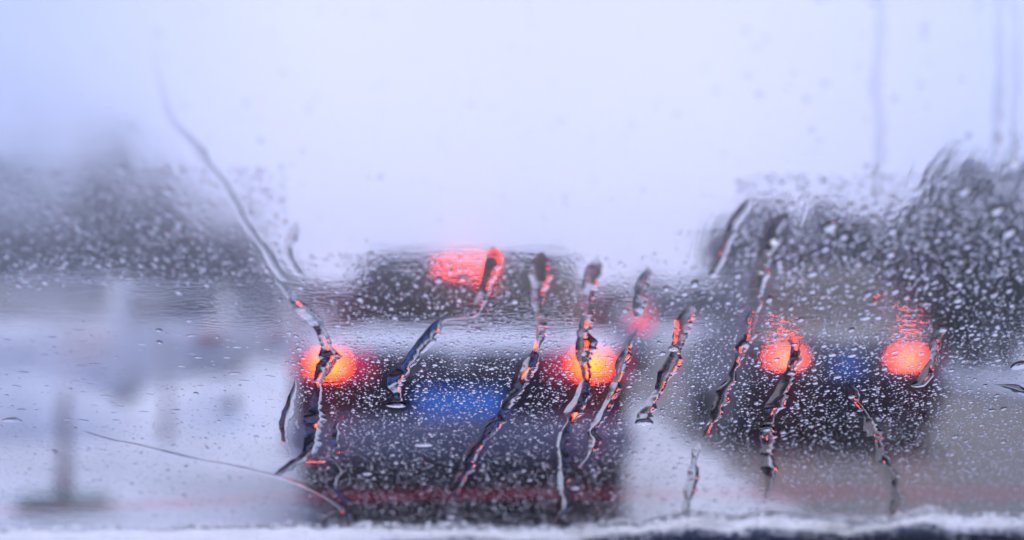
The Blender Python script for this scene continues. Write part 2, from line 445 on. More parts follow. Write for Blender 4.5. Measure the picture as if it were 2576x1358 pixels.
# ------------------------------------------------------------------ trees
def leaves(cent, size, nrm_up=.3):
    n = len(cent)
    a = rng.normal(0, 1, (n, 3)); a /= np.linalg.norm(a, axis=1)[:, None]
    b = rng.normal(0, 1, (n, 3)); b = np.cross(a, b); b /= np.linalg.norm(b, axis=1)[:, None]
    s = (size * rng.uniform(.6, 1.4, n))[:, None]
    v = np.stack([cent - a * s, cent + b * s * .5, cent + a * s, cent - b * s * .5], 1).reshape(-1, 3)
    return v, np.arange(4 * n).reshape(n, 4)

def tree(label, x, y, h, rad, kind, m, n=2600, cat='tree', group=None):
    global rng
    keep = rng; rng = np.random.default_rng(int(abs(x) * 1000 + y * 7 + h * 131))
    t = empty('tree' if cat == 'tree' else 'shrub', (x, y, 0)); tag(t, label, cat, group)
    r0 = max(.03, h * .022)
    lean = rng.normal(0, .02, 2) * h
    pv, pf = [], []
    def add(vf):
        o = len(pv); pv.extend(vf[0]); pf.extend([tuple(i + o for i in q) for q in vf[1]])
    add(tube([(0, 0, -.05), (lean[0] * .3, lean[1] * .3, h * .35), (lean[0] * .6, lean[1] * .6, h * .65), (lean[0], lean[1], h * .97)], [r0 * 1.3, r0, r0 * .6, r0 * .15], 9))
    cents = []
    if kind == 'conifer':
        nb = 46
        for k in range(nb):
            q = (k / nb) ** .9; z = h * (.12 + .86 * q); L = rad * (1 - q) ** .8 * rng.uniform(.65, 1.15) + .1
            a = k * 2.4 + rng.normal(0, .3)
            d = np.array([math.cos(a), math.sin(a), -.25 + .4 * q])
            p0 = np.array([lean[0] * q, lean[1] * q, z]); p1 = p0 + d * L
            add(tube([tuple(p0), tuple(p1)], [r0 * .25 * (1 - q) + .006, .004], 5))
            m_ = int(n / nb * (1.6 - 1.2 * q))
            s = rng.uniform(.15, 1, m_)[:, None]
            cents.append(p0 + (p1 - p0) * s + rng.normal(0, 1, (m_, 3)) * np.array([.16, .16, .10]) * (L * .9) - np.array([0, 0, .1]) * s * L)
    else:
        nb = 16
        for k in range(nb):
            a = rng.uniform(0, 2 * np.pi); q = rng.uniform(.25, .9)
            rr = rad * rng.uniform(.25, .85) * (1.15 - .5 * abs(q - .5)); z = h * q
            p1 = np.array([math.cos(a) * rr, math.sin(a) * rr, z])
            p0 = np.array([lean[0] * q * .5, lean[1] * q * .5, h * q * .55])
            add(tube([tuple(p0), tuple((p0 + p1) / 2 + np.array([0, 0, .06 * h])), tuple(p1)], [r0 * .4, r0 * .25, r0 * .08], 6))
            m_ = n // nb; cr = rad * rng.uniform(.28, .5)
            g = rng.normal(0, 1, (m_, 3)); g /= np.linalg.norm(g, axis=1)[:, None]
            cents.append(p1 + g * (cr * rng.uniform(.3, 1.1, m_) ** .6)[:, None] * np.array([1, 1, .75]))
    link('trunk', mesh('trunk', pv, pf), M['bark'], t)
    c = np.concatenate(cents); c = c[c[:, 2] > .05]
    v, q = leaves(c, .018 * h + .05)
    o = link('crown', np_mesh('crown', v, quads=q, smooth=False), M[m], t)
    rng = keep
    return t

LG, RG = 'snowy trees behind the parked cars', 'dark trees along the right side of the road'
def px2x(px, Y): return (px - 1287.5) / FPX * Y
def px2z(py, Y): return EYE.z + (800 - py) / FPX * Y
left = [(-60, 46, 340, 3.0), (50, 50, 400, 2.8), (150, 44, 470, 2.6), (225, 47, 380, 2.4), (300, 45, 320, 2.6), (385, 49, 400, 2.5), (460, 44, 520, 2.5), (540, 52, 560, 2.6), (620, 56, 640, 2.4)]
names = ['outermost snowy tree cut by the left edge', 'snowy tree second from the left edge behind the nearest parked car', 'low snowy tree third from the left edge',
         'snowy conifer just left of the tallest one', 'tallest snowy conifer rising over the parked cars', 'snowy conifer just right of the tallest one',
         'low round snowy tree left of the long curved rivulet', 'low snowy tree behind the long curved rivulet', 'smallest snowy tree, last of the row towards the black saloon']
for i, (px, Y, py, rad) in enumerate(left):
    tree(names[i], px2x(px, Y), Y, px2z(py, Y), rad, 'conifer' if i in (3, 4, 5) else 'round', 'leaf_snowy', 2600, 'tree', LG)
right = [(1890, 36, 560, 1.5, 'round', 'leaf_brown'), (1985, 34, 500, 1.5, 'round', 'leaf_brown'), (2090, 36, 530, 1.6, 'round', 'leaf_brown'), (2190, 35, 540, 1.6, 'round', 'leaf_brown'),
         (2290, 31, 480, 1.7, 'round', 'leaf_dark'), (2350, 33, 430, 1.6, 'conifer', 'leaf_dark'), (2440, 30, 520, 1.7, 'round', 'leaf_dark'), (2540, 29, 400, 1.9, 'round', 'leaf_dark'), (2640, 30, 330, 2.0, 'conifer', 'leaf_dark')]
names = ['brown leaved tree nearest the road, first of the right row', 'taller brown leaved tree, second of the right row', 'brown leaved tree, third of the right row', 'lower brown leaved tree before the evergreens on the right',
         'first dark evergreen of the right row, beside the brown trees', 'pointed dark conifer among the evergreens on the right', 'rounded dark evergreen right of the pointed conifer',
         'tall dark evergreen near the right edge', 'dark conifer cut by the right edge']
for i, (px, Y, py, rad, k, m) in enumerate(right):
    tree(names[i], px2x(px, Y), Y, px2z(py, Y), rad, k, m, 2200 if m == 'leaf_brown' else 2600, 'tree', RG)
tree('small dark shrub poking out of the snow bank', -2.62, 13.3, .36, .10, 'round', 'leaf_snowy', 200, 'shrub')

# far wood: one mass
c = []
for k in range(260):
    x = rng.uniform(-90, 90); y = rng.uniform(110, 150); hh = rng.uniform(2.2, 4.6) + (abs(x) / 90) * 2.5
    g = rng.normal(0, 1, (60, 3)); g /= np.linalg.norm(g, axis=1)[:, None]
    c.append(np.array([x, y, hh * .55]) + g * np.array([1.6, 1.6, hh * .5]) * rng.uniform(.4, 1, (60, 1)))
v, q = leaves(np.concatenate(c), .5)
tag(link('far_wood', np_mesh('far_wood', v, quads=q, smooth=False), M['leaf_snowy']), 'far snowy wood along the horizon', 'wood', kind='stuff')

# ------------------------------------------------------------------ our own car and its windscreen
RAKE = R(27.5)                                        # pane angle from the horizontal
NOUT = Vector((0, math.sin(RAKE), math.cos(RAKE)))  # outward
VDN = Vector((0, math.cos(RAKE), -math.sin(RAKE)))  # down the slope
TH = .0045; NG = 1.45
P0 = EYE + view_dir(1287.5, 935) * FOCUS            # on the outer face
ROT = (-RAKE, 0, 0)
def glass_uv(px, py):
    d = view_dir(px, py).normalized()
    ci = d.dot(NOUT)
    s = ((P0 - NOUT * TH) - EYE).dot(NOUT) / ci
    Pi = EYE + d * s
    ct = math.sqrt(1 - (1 - ci * ci) / NG ** 2)
    dt = d / NG + NOUT * (ct - ci / NG)
    Po = Pi + dt * (TH / ct)
    return Po.x, (Po - P0).dot(VDN)
def scale_at(py):                                   # metres per picture pixel on the pane at this row
    d = view_dir(1287.5, py); s = (P0 - EYE).dot(NOUT) / d.dot(NOUT)
    return s / FPX
def on_pane(u, v, h=0.0): return P0 + Vector((1, 0, 0)) * u + VDN * v + NOUT * h

def glass_mat():
    m = bpy.data.materials.new('windscreen_glass'); m.use_nodes = True
    nt = m.node_tree; nt.nodes.clear(); L = nt.links.new
    def nn(t, **kw):
        n = nt.nodes.new(t)
        for k, v in kw.items(): setattr(n, k, v)
        return n
    o = nn('ShaderNodeOutputMaterial'); g = nn('ShaderNodeBsdfGlass'); g.inputs['IOR'].default_value = NG; g.inputs['Roughness'].default_value = 0
    tc = nn('ShaderNodeTexCoord')
    sp = nn('ShaderNodeSeparateXYZ'); L(tc.outputs['Object'], sp.inputs[0])
    def noise(su, sv, det=2, off=0):
        mp = nn('ShaderNodeMapping'); mp.inputs['Scale'].default_value = (su, sv, 0); mp.inputs['Location'].default_value = (off, off, 0)
        L(tc.outputs['Object'], mp.inputs[0]); n = nn('ShaderNodeTexNoise'); n.inputs['Scale'].default_value = 1; n.inputs['Detail'].default_value = det
        L(mp.outputs[0], n.inputs['Vector']); return n.outputs['Fac']
    def rng_(x, a, b, c, d):
        r = nn('ShaderNodeMapRange'); r.interpolation_type = 'SMOOTHSTEP'
        for k, v in zip(('From Min', 'From Max', 'To Min', 'To Max'), (a, b, c, d)): r.inputs[k].default_value = v
        L(x, r.inputs['Value']); return r.outputs[0]
    def mt(op, a, b):
        n = nn('ShaderNodeMath', operation=op)
        for k, x in enumerate((a, b)):
            if isinstance(x, (int, float)): n.inputs[k].default_value = x
            else: L(x, n.inputs[k])
        return n.outputs[0]
    V = sp.outputs['Y']; U = sp.outputs['X']
    v650 = glass_uv(1287, 680)[1]; v760 = glass_uv(1287, 760)[1]; v900 = glass_uv(1287, 880)[1]; v1000 = glass_uv(1287, 1000)[1]; v450 = glass_uv(1287, 480)[1]
    leftm = mt('MULTIPLY', mt('MULTIPLY', rng_(V, v650 - .004, v760, .15, 1), rng_(U, -.150, -.072, 1, 0)), rng_(V, v900, glass_uv(1287, 1080)[1], 1, .02))
    # water film: fine ripples in a middle band, soft running streaks above it
    band = mt('MULTIPLY', rng_(V, v650 - .01, v760, 0, 1), rng_(V, v760, v900, 1, 0.12))
    patch = rng_(noise(22, 14, 3, 3.1), .40, .62, .15, 1)
    fine = mt('MULTIPLY', mt('MULTIPLY', mt('MULTIPLY', noise(300, 620, 2), band), patch), rng_(U, -.13, -.05, .35, 1))
    run = mt('MULTIPLY', noise(170, 16, 3, 7), rng_(V, v450, v900, 1.0, .12))
    roll = mt('MULTIPLY', noise(60, 120, 2, 1.7), rng_(V, v650, v900, .5, .15))
    run = mt('MULTIPLY', run, rng_(U, .05, .10, 1.0, 2.4))
    hgt = mt('ADD', mt('ADD', mt('MULTIPLY', fine, 1.0), mt('MULTIPLY', run, 1.1)), mt('MULTIPLY', roll, 1.1))
    b = nn('ShaderNodeBump'); b.inputs['Strength'].default_value = 1.0; b.inputs['Distance'].default_value = 0.00004
    L(mt('MULTIPLY', mt('ADD', mt('MULTIPLY', rng_(V, v450, v760, 1, 0), rng_(U, -.16, .06, .20, .03)), mt('MULTIPLY', leftm, .10)), rng_(noise(30, 12, 2, 9), .35, .65, .5, 1)), g.inputs['Roughness'])
    L(hgt, b.inputs['Height']); L(b.outputs[0], g.inputs['Normal'])
    # thin mist on the pane, thicker to the upper left
    tr = nn('ShaderNodeBsdfTranslucent'); tr.inputs['Color'].default_value = (.9, .9, .92, 1)
    mist = mt('MULTIPLY', rng_(V, v650 - .06, v900, 1, .05), rng_(U, -.14, .16, 1.0, .45))
    mist = mt('MULTIPLY', mist, rng_(noise(16, 8, 3, 5), .25, .75, .03, .08))
    mist = mt('ADD', mist, mt('MULTIPLY', leftm, .24))
    mxs = nn('ShaderNodeMixShader'); L(mist, mxs.inputs[0]); L(tr.outputs[0], mxs.inputs[2])
    L(mxs.outputs[0], o.inputs[0])
    g2 = nn('ShaderNodeBsdfGlass'); g2.inputs['IOR'].default_value = NG; g2.inputs['Roughness'].default_value = .17; L(b.outputs[0], g2.inputs['Normal'])
    ms2 = nn('ShaderNodeMixShader'); L(rng_(V, v650, v900, .15, .05), ms2.inputs[0]); L(g.outputs[0], ms2.inputs[1]); L(g2.outputs[0], ms2.inputs[2]); L(ms2.outputs[0], mxs.inputs[1])
    return m
def plain_glass():
    m = bpy.data.materials.new('inner_glass'); m.use_nodes = True
    nt = m.node_tree; nt.nodes.clear()
    o = nt.nodes.new('ShaderNodeOutputMaterial'); g = nt.nodes.new('ShaderNodeBsdfGlass'); g.inputs['IOR'].default_value = NG; g.inputs['Roughness'].default_value = 0
    nt.links.new(g.outputs[0], o.inputs[0]); return m

own = empty('car', (0, 0, 0)); tag(own, 'car the view looks out of, its wet windscreen across the whole picture', 'car')
VB = glass_uv(1287, 1358)[1] + .05; VT = glass_uv(1287, 0)[1] - .30; UW = .68
v = [(a, b, h) for h in (0, -TH) for b in (VT, VB) for a in (-UW, UW)]
me = mesh('windscreen', v, [(0, 1, 3, 2), (4, 6, 7, 5), (0, 4, 5, 1), (2, 3, 7, 6), (0, 2, 6, 4), (1, 5, 7, 3)], False)
ws = link('windscreen', me, None, own); me.materials.append(glass_mat()); me.materials.append(plain_glass())
for p in me.polygons: p.material_index = 0 if p.index == 0 else 1
bmx = bmesh.new(); bmx.from_mesh(me); bmesh.ops.recalc_face_normals(bmx, faces=bmx.faces[:]); bmx.to_mesh(me); bmx.free()
ws.location = P0; ws.rotation_euler = ROT

def own_part(name, me, m):
    return link(name, me, m, own)
M['interior'] = mat('interior', (.012, .012, .014), .8)
M['cowl'] = mat('cowl', (.03, .055, .11), .55)
M['own_paint'] = mat('own_paint', (.022, .04, .095), .4, coat=.2)
pb = on_pane(0, VB); pt = on_pane(0, VT)
v = [(-.7, -.02, pb.z - .19), (.7, -.02, pb.z - .19), (.7, pb.y - .015, pb.z - .03), (-.7, pb.y - .015, pb.z - .03),
     (-.7, -.02, pb.z - .5), (.7, -.02, pb.z - .5), (.7, pb.y - .015, pb.z - .5), (-.7, pb.y - .015, pb.z - .5)]
own_part('dashboard', mesh('dashboard', v, [(0, 1, 2, 3), (4, 7, 6, 5), (0, 4, 5, 1), (3, 2, 6, 7), (1, 5, 6, 2), (0, 3, 7, 4)], False), M['interior'])
own_part('cowl', rbox(-.72, .72, pb.y - .006, pb.y + .14, pb.z - .06, pb.z - .018, .01), M['cowl'])
v = []; nx, ny = 16, 10
for k in range(ny + 1):
    for i in range(nx + 1):
        a = -1 + 2 * i / nx; q = k / ny
        v.append((a * (.80 - .10 * q), pb.y + .12 + 1.0 * q, pb.z - .020 - .085 * q - .07 * q * q - .10 * q ** 6 - .06 * abs(a) ** 3))
f = [(k * (nx + 1) + i, k * (nx + 1) + i + 1, (k + 1) * (nx + 1) + i + 1, (k + 1) * (nx + 1) + i) for k in range(ny) for i in range(nx)]
own_part('bonnet', mesh('bonnet', v, f), M['own_paint'])
own_part('nose', rbox(-.84, .84, pb.y + 1.0, pb.y + 1.25, .2, pb.z - .26, .06), M['own_paint'])
own_part('roof', rbox(-.70, .70, pt.y - 1.5, pt.y + .01, pt.z + .003, pt.z + .05, .015), M['interior'])
for s in (-1, 1):
    a = on_pane(s * .70, VB); b = on_pane(s * .70, VT)
    vv, ff = tube([tuple(a), tuple(b)], [.035, .03], 10)
    own_part('pillar', mesh('pillar', vv, ff), M['interior'])
    own_part('door_panel', rbox(min(s * .72, s * .76), max(s * .72, s * .76), -1.0, pb.y, .35, .86, .01), M['interior'])

# red reflection in the pane, painted as a translucent strip across its foot
def reflection_mat():
    m = bpy.data.materials.new('painted_reflection'); m.use_nodes = True
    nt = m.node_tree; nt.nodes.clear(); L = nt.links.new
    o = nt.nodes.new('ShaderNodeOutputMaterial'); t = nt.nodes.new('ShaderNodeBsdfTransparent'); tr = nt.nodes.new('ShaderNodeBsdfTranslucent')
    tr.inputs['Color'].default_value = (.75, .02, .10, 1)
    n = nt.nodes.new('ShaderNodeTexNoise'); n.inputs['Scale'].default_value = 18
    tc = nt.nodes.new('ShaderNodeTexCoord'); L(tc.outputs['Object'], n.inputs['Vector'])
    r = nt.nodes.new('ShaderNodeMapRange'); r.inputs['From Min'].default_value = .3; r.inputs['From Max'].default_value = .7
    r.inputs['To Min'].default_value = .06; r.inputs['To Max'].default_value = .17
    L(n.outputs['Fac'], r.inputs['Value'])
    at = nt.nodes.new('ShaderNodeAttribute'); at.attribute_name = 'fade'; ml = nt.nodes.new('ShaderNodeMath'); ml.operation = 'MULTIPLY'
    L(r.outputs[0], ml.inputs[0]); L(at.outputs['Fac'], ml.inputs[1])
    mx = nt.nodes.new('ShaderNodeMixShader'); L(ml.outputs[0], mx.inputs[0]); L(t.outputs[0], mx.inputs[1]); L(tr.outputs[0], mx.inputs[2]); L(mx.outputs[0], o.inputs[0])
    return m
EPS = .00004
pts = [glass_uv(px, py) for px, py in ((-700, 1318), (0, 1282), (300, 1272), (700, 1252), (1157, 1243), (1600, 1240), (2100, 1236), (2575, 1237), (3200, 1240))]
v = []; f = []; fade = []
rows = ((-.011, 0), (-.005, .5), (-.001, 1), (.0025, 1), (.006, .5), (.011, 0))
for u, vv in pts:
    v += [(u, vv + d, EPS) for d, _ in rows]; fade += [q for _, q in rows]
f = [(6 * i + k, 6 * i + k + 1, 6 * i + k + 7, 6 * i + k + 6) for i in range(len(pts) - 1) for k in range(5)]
lm = mesh('red_reflection_strip', v, f, False); at_ = lm.attributes.new('fade', 'FLOAT', 'POINT'); at_.data.foreach_set('value', fade)
link('red_reflection_strip', lm, reflection_mat(), ws)

# wiper lying on the pane foot
def pane_box(name, a, b, wid, h0, h1, m, parent):
    (u0, v0), (u1, v1) = a, b
    d = Vector((u1 - u0, v1 - v0)).normalized(); n = Vector((-d.y, d.x)) * wid / 2
    c = [(u0 - n.x, v0 - n.y), (u1 - n.x, v1 - n.y), (u1 + n.x, v1 + n.y), (u0 + n.x, v0 + n.y)]
    vv = [(x, y, h0) for x, y in c] + [(x, y, h1) for x, y in c]
    o = link(name, mesh(name, vv, [(0, 3, 2, 1), (4, 5, 6, 7), (0, 1, 5, 4), (1, 2, 6, 5), (2, 3, 7, 6), (3, 0, 4, 7)], False), m, parent)
    return o
wp = bpy.data.objects.new('wiper', None); COL.objects.link(wp); wp.parent = own; wp.location = P0; wp.rotation_euler = ROT
a, b = glass_uv(860, 1412), glass_uv(2900, 1396)
pane_box('blade', a, b, .0075, .0006, .009, M['dark_plastic'], wp)
pane_box('blade_spine', (a[0], a[1] + .004), (b[0], b[1] + .004), .012, .009, .014, M['cowl'], wp)
pane_box('arm', (.18, b[1] + .012), (.55, VB + .01), .014, .014, .022, M['cowl'], wp)

# ------------------------------------------------------------------ water on the pane
DROP0 = EPS * 2
occupied = []                                       # (u, v, r) discs that keep drizzle away
def catmull(P, step):
    P = np.array(P, float); out = []
    Q = np.vstack([2 * P[0] - P[1], P, 2 * P[-1] - P[-2]])
    for i in range(1, len(Q) - 2):
        L = np.linalg.norm(Q[i + 1, :2] - Q[i, :2]); n = max(2, int(L / step))
        t = np.linspace(0, 1, n, endpoint=False)[:, None]
        out.append(.5 * (2 * Q[i] + (Q[i + 1] - Q[i - 1]) * t + (2 * Q[i - 1] - 5 * Q[i] + 4 * Q[i + 1] - Q[i + 2]) * t ** 2 + (-Q[i - 1] + 3 * Q[i] - 3 * Q[i + 1] + Q[i + 2]) * t ** 3))
    out.append(P[-1:]); return np.vstack(out)
def snoise(n, wl, amp):                             # smooth 1D noise, wl in samples
    k = max(4, int(n / wl) + 3); c = rng.normal(0, 1, k)
    x = np.linspace(0, k - 1.001, n); i = x.astype(int); t = x - i; t = t * t * (3 - 2 * t)
    return amp * (c[i] * (1 - t) + c[np.minimum(i + 1, k - 1)] * t)

def rivulet(label, path, hf=.052, ragged=.10, clear=1.45, wob=.3, fade=.012, head=0.0):
    P = []
    for px, py, wpx in path:
        u, v = glass_uv(px, py); P.append((u, v, wpx * scale_at(py)))
    P = catmull(P, .0004); n = len(P)
    d = np.gradient(P[:, :2], axis=0); d /= np.linalg.norm(d, axis=1)[:, None] + 1e-9
    k = 11; ker = np.ones(k) / k
    if n > k * 2:
        for c in (0, 1): d[:, c] = np.convolve(np.pad(d[:, c], k // 2, 'edge'), ker, 'valid')
    d /= np.linalg.norm(d, axis=1)[:, None] + 1e-9
    nr = np.stack([d[:, 1], -d[:, 0]], 1)
    nr *= np.where(nr[:, :1] < 0, -1, 1) if abs(nr[:, 0]).mean() > .3 else 1      # +t is the right hand side
    hw = np.maximum(P[:, 2] / 2 * 1.08, .0004)
    s_top = np.arange(n) * .0004; s_end = s_top[::-1]
    env = np.clip(1 + snoise(n, 34, .42), .36, 1.5)
    wl = hw * (1 + snoise(n, 9, ragged * .6) + snoise(n, 30, ragged)); wr = hw * (1 + snoise(n, 5, ragged) + snoise(n, 13, ragged) + snoise(n, 34, ragged))
    wl = np.clip(wl, hw * .5, hw * 1.5) * env ** .5; wr = np.clip(wr, hw * .5, hw * 1.6) * env ** .5
    hb = np.exp(-(s_end / .0035) ** 2) * head
    wl *= 1 + .35 * hb; wr *= 1 + .35 * hb
    te = np.sqrt(np.clip(1 - (1 - np.clip(s_end / np.maximum(hw * .9, 1e-5), 0, 1)) ** 2, .003, 1))
    tt = np.clip(s_top / fade, 0.02, 1) ** .7
    wl *= te * np.clip(tt * 1.6, 0, 1); wr *= te * np.clip(tt * 1.6, 0, 1)
    H = 2 * hw * hf * te * np.clip(s_top / (fade * 1.7), .02, 1) ** 1.2 * env * np.clip(1 + snoise(n, 9, .18 * wob) + snoise(n, 24, .3 * wob), .4, 1.8) * (1 + 2.6 * hb)
    ctr = snoise(n, 26, .0003)
    T = np.sin(np.linspace(-np.pi / 2, np.pi / 2, 17)); m = len(T)
    skew = .35 + snoise(n, 26, .2)
    vs = []
    for t in T:
        off = np.where(t < 0, t * wl, t * wr) + ctr
        hh = H * (1 - abs(t) ** 2.3) * (1 + np.clip(skew, -.7, .8) * t)
        vs.append(np.stack([P[:, 0] + nr[:, 0] * off, P[:, 1] + nr[:, 1] * off, DROP0 + hh], 1))
    top = np.stack(vs, 1)                            # n,m,3
    base = top[:, [0, -1]].copy(); base[:, :, 2] = DROP0
    V = np.vstack([top.reshape(-1, 3), base.reshape(-1, 3)])
    i = np.arange(n * m).reshape(n, m); j = n * m + np.arange(n * 2).reshape(n, 2)
    q1 = np.stack([i[:-1, :-1], i[:-1, 1:], i[1:, 1:], i[1:, :-1]], -1).reshape(-1, 4)
    q2 = np.stack([j[:-1, 0], j[1:, 0], j[1:, 1], j[:-1, 1]], -1).reshape(-1, 4)
    # make sure the top faces outward
    a, b_, c = V[q1[len(q1) // 2, 0]], V[q1[len(q1) // 2, 1]], V[q1[len(q1) // 2, 3]]
    if np.cross(b_ - a, c - a)[2] < 0: q1 = q1[:, ::-1]; q2 = q2[:, ::-1]
    cu, cv = P[n // 2, 0], P[n // 2, 1]
    V[:, 0] -= cu; V[:, 1] -= cv
    o = link('water_rivulet', np_mesh('water_rivulet', V, quads=np.vstack([q1, q2])), M['water'])
    o.location = on_pane(cu, cv); o.rotation_euler = ROT
    tag(o, label, 'water trail', 'rivulets running down the windscreen')
    for s in range(0, n, 4): occupied.append((P[s, 0], P[s, 1], max(wl[s], wr[s]) * clear))
    return o

rivulet('long curved rivulet sweeping from the upper left down towards the left tail lamp', [(385, 90, 12), (400, 200, 13), (428, 290, 18), (455, 325, 22), (512, 400, 24), (560, 460, 22), (610, 540, 24), (650, 610, 27), (690, 670, 30), (716, 708, 26)], hf=.045, fade=.06)
rivulet('crooked rivulet running through the left tail lamp glow', [(690, 692, 20), (740, 760, 30), (790, 812, 32), (815, 862, 36), (820, 905, 36), (808, 945, 32), (800, 985, 28), (795, 1030, 46), (788, 1065, 40), (785, 1110, 36), (760, 1150, 30), (722, 1174, 24), (693, 1197, 12)], ragged=.13)
rivulet('thin bright thread of water slanting from the left to the foot of the black saloon', [(200, 1083, 7), (280, 1104, 12), (400, 1134, 15), (520, 1160, 15), (640, 1184, 14), (700, 1200, 13), (760, 1222, 13), (820, 1250, 14), (860, 1276, 15), (880, 1300, 16), (877, 1328, 9)], hf=.16, ragged=.08)
rivulet('short level trickle under the left tail lamp', [(752, 1158, 12), (785, 1160, 14), (822, 1161, 12)], hf=.12)
rivulet('small hooked trickle ending in a round drop by the plate', [(828, 1136, 8), (875, 1138, 10), (912, 1148, 13), (927, 1170, 15), (923, 1196, 24)], hf=.10, head=.8)
rivulet('faint zigzag trickle left of the hooked one', [(838, 1162, 10), (852, 1190, 13), (836, 1218, 12), (855, 1240, 13), (882, 1268, 15)], hf=.06)
rivulet('wide rivulet from the high brake lamp bending left to a heavy end by the plate', [(1240, 618, 30), (1240, 665, 34), (1226, 710, 32), (1206, 760, 28), (1194, 793, 22), (1150, 800, 16), (1110, 806, 18), (1085, 840, 30), (1060, 875, 32), (1035, 905, 34), (1010, 935, 36), (993, 965, 32), (998, 1000, 32), (997, 1026, 38)], head=1.0)
rivulet('long rivulet crossing the rear window and the right side of the blue plate', [(1366, 632, 26), (1358, 690, 36), (1352, 730, 34), (1358, 770, 32), (1362, 810, 26), (1358, 850, 22), (1345, 885, 27), (1328, 930, 36), (1305, 980, 36), (1270, 1030, 32), (1235, 1085, 28), (1195, 1130, 28), (1172, 1175, 26), (1155, 1215, 24), (1143, 1252, 14)], ragged=.12)
rivulet('rivulet through the middle of the right tail lamp of the black saloon', [(1506, 640, 24), (1490, 690, 34), (1478, 740, 34), (1475, 800, 32), (1470, 850, 36), (1468, 900, 38), (1475, 945, 34), (1462, 990, 36), (1440, 1050, 32), (1420, 1085, 26), (1412, 1130, 28), (1418, 1190, 26), (1420, 1240, 22), (1425, 1272, 20), (1402, 1300, 18), (1383, 1322, 12)], ragged=.13)
rivulet('rivulet edging the right side of the right tail lamp glow', [(1600, 825, 12), (1580, 870, 26), (1568, 910, 34), (1558, 950, 34), (1545, 980, 34), (1520, 1040, 27), (1490, 1085, 20), (1496, 1110, 24), (1480, 1150, 22), (1458, 1178, 14)], ragged=.12)
rivulet('beaded rivulet right of the black saloon ending in a dark drop', [(1757, 758, 20), (1725, 800, 30), (1708, 850, 34), (1694, 900, 42), (1670, 950, 34), (1650, 1000, 34), (1625, 1040, 30), (1620, 1070, 42)], head=1.0, ragged=.13)
rivulet('soft slanting rivulet left of the brown trees', [(1892, 488, 18), (1850, 560, 24), (1820, 630, 22), (1793, 695, 16)], hf=.06)
rivulet('dark wavering rivulet from the brown trees down left of the grey saloon', [(1968, 535, 26), (1955, 570, 40), (1930, 640, 38), (1915, 700, 34), (1905, 745, 28), (1890, 820, 24), (1875, 865, 26), (1855, 905, 20), (1840, 950, 22), (1815, 990, 30), (1803, 1040, 26), (1768, 1100, 18)], ragged=.13)
rivulet('pale rivulet running down over the slush strip', [(1758, 1112, 22), (1748, 1150, 22), (1740, 1200, 20), (1730, 1260, 18), (1720, 1305, 12)], hf=.05, ragged=.15)
rivulet('rivulet through the left lamp of the grey saloon', [(1992, 835, 18), (2000, 872, 28), (1995, 910, 30), (1985, 940, 26), (1960, 1000, 34), (1940, 1050, 36), (1930, 1090, 38), (1928, 1140, 28), (1931, 1180, 28), (1936, 1220, 18), (1928, 1255, 12)], ragged=.12)
rivulet('black and white rivulet slanting right, below the blue plate of the grey saloon', [(2128, 958, 12), (2150, 1000, 18), (2180, 1050, 24), (2205, 1110, 28), (2226, 1160, 30), (2250, 1215, 24), (2255, 1258, 22), (2236, 1305, 12)], ragged=.12)
rivulet('short rivulet right of the right lamp of the grey saloon', [(2372, 822, 26), (2350, 870, 28), (2345, 910, 22), (2330, 940, 26), (2310, 975, 34)], head=1.0, ragged=.12)
rivulet('stubby trickle above the grey saloon between its lamps', [(2222, 732, 14), (2205, 750, 16), (2186, 768, 24)], hf=.09, head=.8)
rivulet('ragged splash of water at the right edge', [(2496, 964, 10), (2535, 974, 20), (2575, 985, 24), (2625, 1005, 20)], hf=.09, ragged=.12)
rivulet('faint upright streak right of the slanting ones in the upper right sky', [(2210, -60, 30), (2208, 150, 32), (2212, 320, 30), (2210, 520, 22)], hf=.02, ragged=.15, clear=.5)
rivulet('upright streak at the top beside the right edge', [(2512, -60, 22), (2518, 120, 26), (2508, 300, 24), (2496, 430, 16)], hf=.10, ragged=.15, clear=.5)
rivulet('thin upright streak hugging the right edge', [(2550, -60, 14), (2556, 140, 18), (2552, 330, 18), (2548, 460, 12)], hf=.04, ragged=.15, clear=.5)
rivulet('short trickle along the left side of the black saloon', [(744, 950, 10), (728, 1010, 18), (718, 1065, 20), (714, 1115, 12)], hf=.03, ragged=.14, fade=.03)
rivulet('loop of water above and right of the black saloon', [(1636, 668, 18), (1618, 715, 28), (1608, 760, 30), (1603, 800, 20)], hf=.045)
rivulet('small trickle above the left tail lamp', [(748, 556, 16), (732, 596, 26), (726, 640, 24), (744, 692, 14)], hf=.045)
rivulet('small ragged trickle below the left tail lamp glow', [(868, 1040, 12), (848, 1062, 16), (842, 1105, 14), (850, 1128, 10)], ragged=.15)

